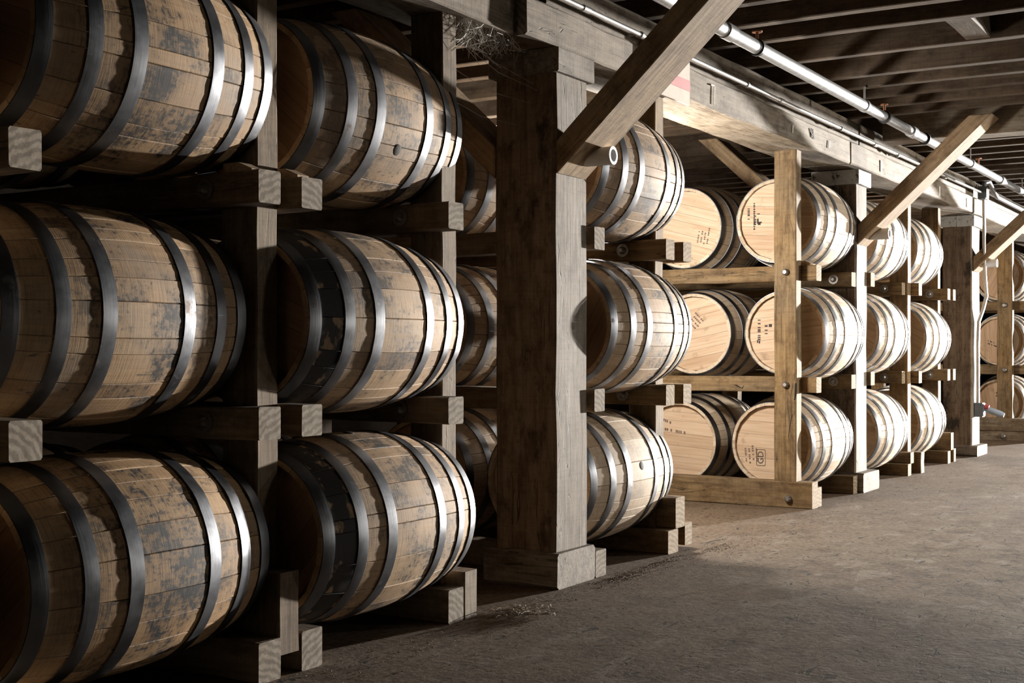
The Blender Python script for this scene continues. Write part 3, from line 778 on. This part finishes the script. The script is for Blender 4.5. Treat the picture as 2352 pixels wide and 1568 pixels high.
t = empty('drop_conduit', (13.2, 2.76, .5))
cx, cy_ = 13.10, 2.70
pts = [(XJ + .03, YJ, ZJ - .06), (XJ + .05, YJ, 2.0), (XJ + .12, YJ + .01, 1.75), (13.22, 2.70, 1.55), (13.22, 2.73, 1.42), (13.19, 2.765, 1.30), (13.18, 2.77, 1.1), (13.18, 2.77, .51)]
sub(t, 'pipe', tube(pts, .017, 12), M['conduit'])
tag(t, 'white conduit dropping from the junction box down the farthest post', 'conduit')
t = empty('outlet_box', (13.18, 2.76, .39))
sub(t, 'box', boxvf((13.18, 2.755, .445), (.10, .075, .135)), M['box']); sub(t, 'cover', boxvf((13.18, 2.713, .445), (.09, .008, .12)), M['box'])
tag(t, 'dark grey outlet box low on the farthest post', 'outlet box')
t = empty('plug', (13.18, 2.64, .43))
sub(t, 'body', tube([(13.18, 2.708, .455), (13.18, 2.66, .44), (13.19, 2.56, .405), (13.19, 2.53, .395)], [.02, .032, .03, .022], 12), M['bluegrey'])
sub(t, 'collar', tube([(13.18, 2.708, .475), (13.18, 2.67, .463)], .03, 12), M['red'], 'red collar')
tag(t, 'small pale blue plug with red collar stuck in the outlet box', 'plug')

# red and white board on the beam, mostly behind the big brace
t = empty('warning_sign', (6.05, 2.74, H + 1.28))
sub(t, 'board', boxvf((5.94, 2.738, H + 1.375), (.53, .012, .235)), M['paper'])
sub(t, 'red_stripe', boxvf((5.94, 2.731, H + 1.355), (.528, .003, .055)), M['red'], 'faded red stripe')
tag(t, 'aged white board with a faded red stripe fixed to the beam behind the big brace', 'sign')

# ------------------------------------------------------------------ cobwebs, dirt, straw
def threads(name, segs, r, mat):
    vv = []; ff = []
    for pts in segs:
        v, f = tube(pts, r, 3, False); b = len(vv); vv += v; ff += [tuple(i + b for i in q) for q in f]
    return link(name, mesh(name, vv, ff, mat))
rg = random.Random(12)
segs = []
for i in range(150):
    x = 4.25 + rg.random() ** 1.4 * .42; y = 2.82 + rg.uniform(-.01, .08); L_ = rg.uniform(.04, .15) * (1.1 - (x - 4.25))
    z0 = 2.325; p0 = (x, y, z0); dx = rg.uniform(-.14, .14); dz = -L_
    p1 = (x + dx * .4 + rg.uniform(-.02, .02), y + rg.uniform(-.03, .03), z0 + dz * .55); p2 = (x + dx, y + rg.uniform(-.04, .04), z0 + dz * rg.uniform(.4, 1.1))
    segs.append((p0, p1, p2))
for (a, b) in (((4.24, 2.86, 2.25), (4.87, 2.86, 2.15)), ((4.24, 2.9, 2.15), (4.87, 2.9, 2.10)), ((4.24, 2.88, 2.31), (4.87, 2.88, 2.18)), ((4.66, 2.85, 2.32), (4.665, 2.85, 2.2)), ((4.24, 2.95, 2.05), (4.86, 2.93, 2.0))):
    m_ = tuple((p + q) / 2 for p, q in zip(a, b)); segs.append((a, (m_[0], m_[1], m_[2] - .03), b))
o = threads('cobweb', segs, .0009, M['web']); tag(o, 'dusty tangled cobweb hanging under the beam left of the nearest post', 'cobweb', kind='stuff')
segs = []
for i in range(170):
    a = rg.uniform(0, 2 * PI); q = rg.random() ** .7; x = 4.33 + .14 * q * math.cos(a); y = 2.60 + .13 * q * math.sin(a); th = rg.uniform(0, PI); l = rg.uniform(.02, .06); z = rg.uniform(.002, .02)
    segs.append(((x, y, z), (x + l * .5 * math.cos(th), y + l * .5 * math.sin(th), z + .006), (x + l * math.cos(th), y + l * math.sin(th), z)))
o = threads('straw_clump', segs, .0013, M['straw']); tag(o, 'small pale clump of straw and web on the floor by the second stack', 'straw', kind='stuff')
vv = []; ff = []
def flake(x, y, s, rg):
    a = rg.uniform(0, 2 * PI); e = rg.uniform(.25, .8); b = len(vv)
    for k in range(3):
        q = a + k * 2.1; vv.append((x + s * math.cos(q), y + s * e * math.sin(q), .001))
    vv.append((x, y, rg.uniform(.25, .5) * s + .001)); ff.extend([(b, b + 1, b + 3), (b + 1, b + 2, b + 3), (b + 2, b, b + 3), (b + 2, b + 1, b)])
for i in range(1500):
    x = rg.uniform(2.6, 8.0) if rg.random() < .8 else rg.uniform(8, 13); y = 2.74 - abs(rg.gauss(0, .16)); flake(x, y, rg.uniform(.002, .007), rg)
for i in range(600):                       # thicker drift round the nearest post and the end frame
    c = rg.choice(((5.2, 2.70), (5.35, 2.68), (5.75, 2.7), (6.3, 2.66))); flake(c[0] + rg.gauss(0, .13), c[1] - abs(rg.gauss(0, .05)), rg.uniform(.003, .009), rg)
for i in range(260): flake(rg.uniform(2.4, 9), rg.uniform(0.2, 2.5), rg.uniform(.002, .006), rg)
o = link('floor_dirt', mesh('floor_dirt', vv, ff, M['debris'])); tag(o, 'dry dirt and bark crumbs scattered along the foot of the racks', 'dirt', kind='stuff')
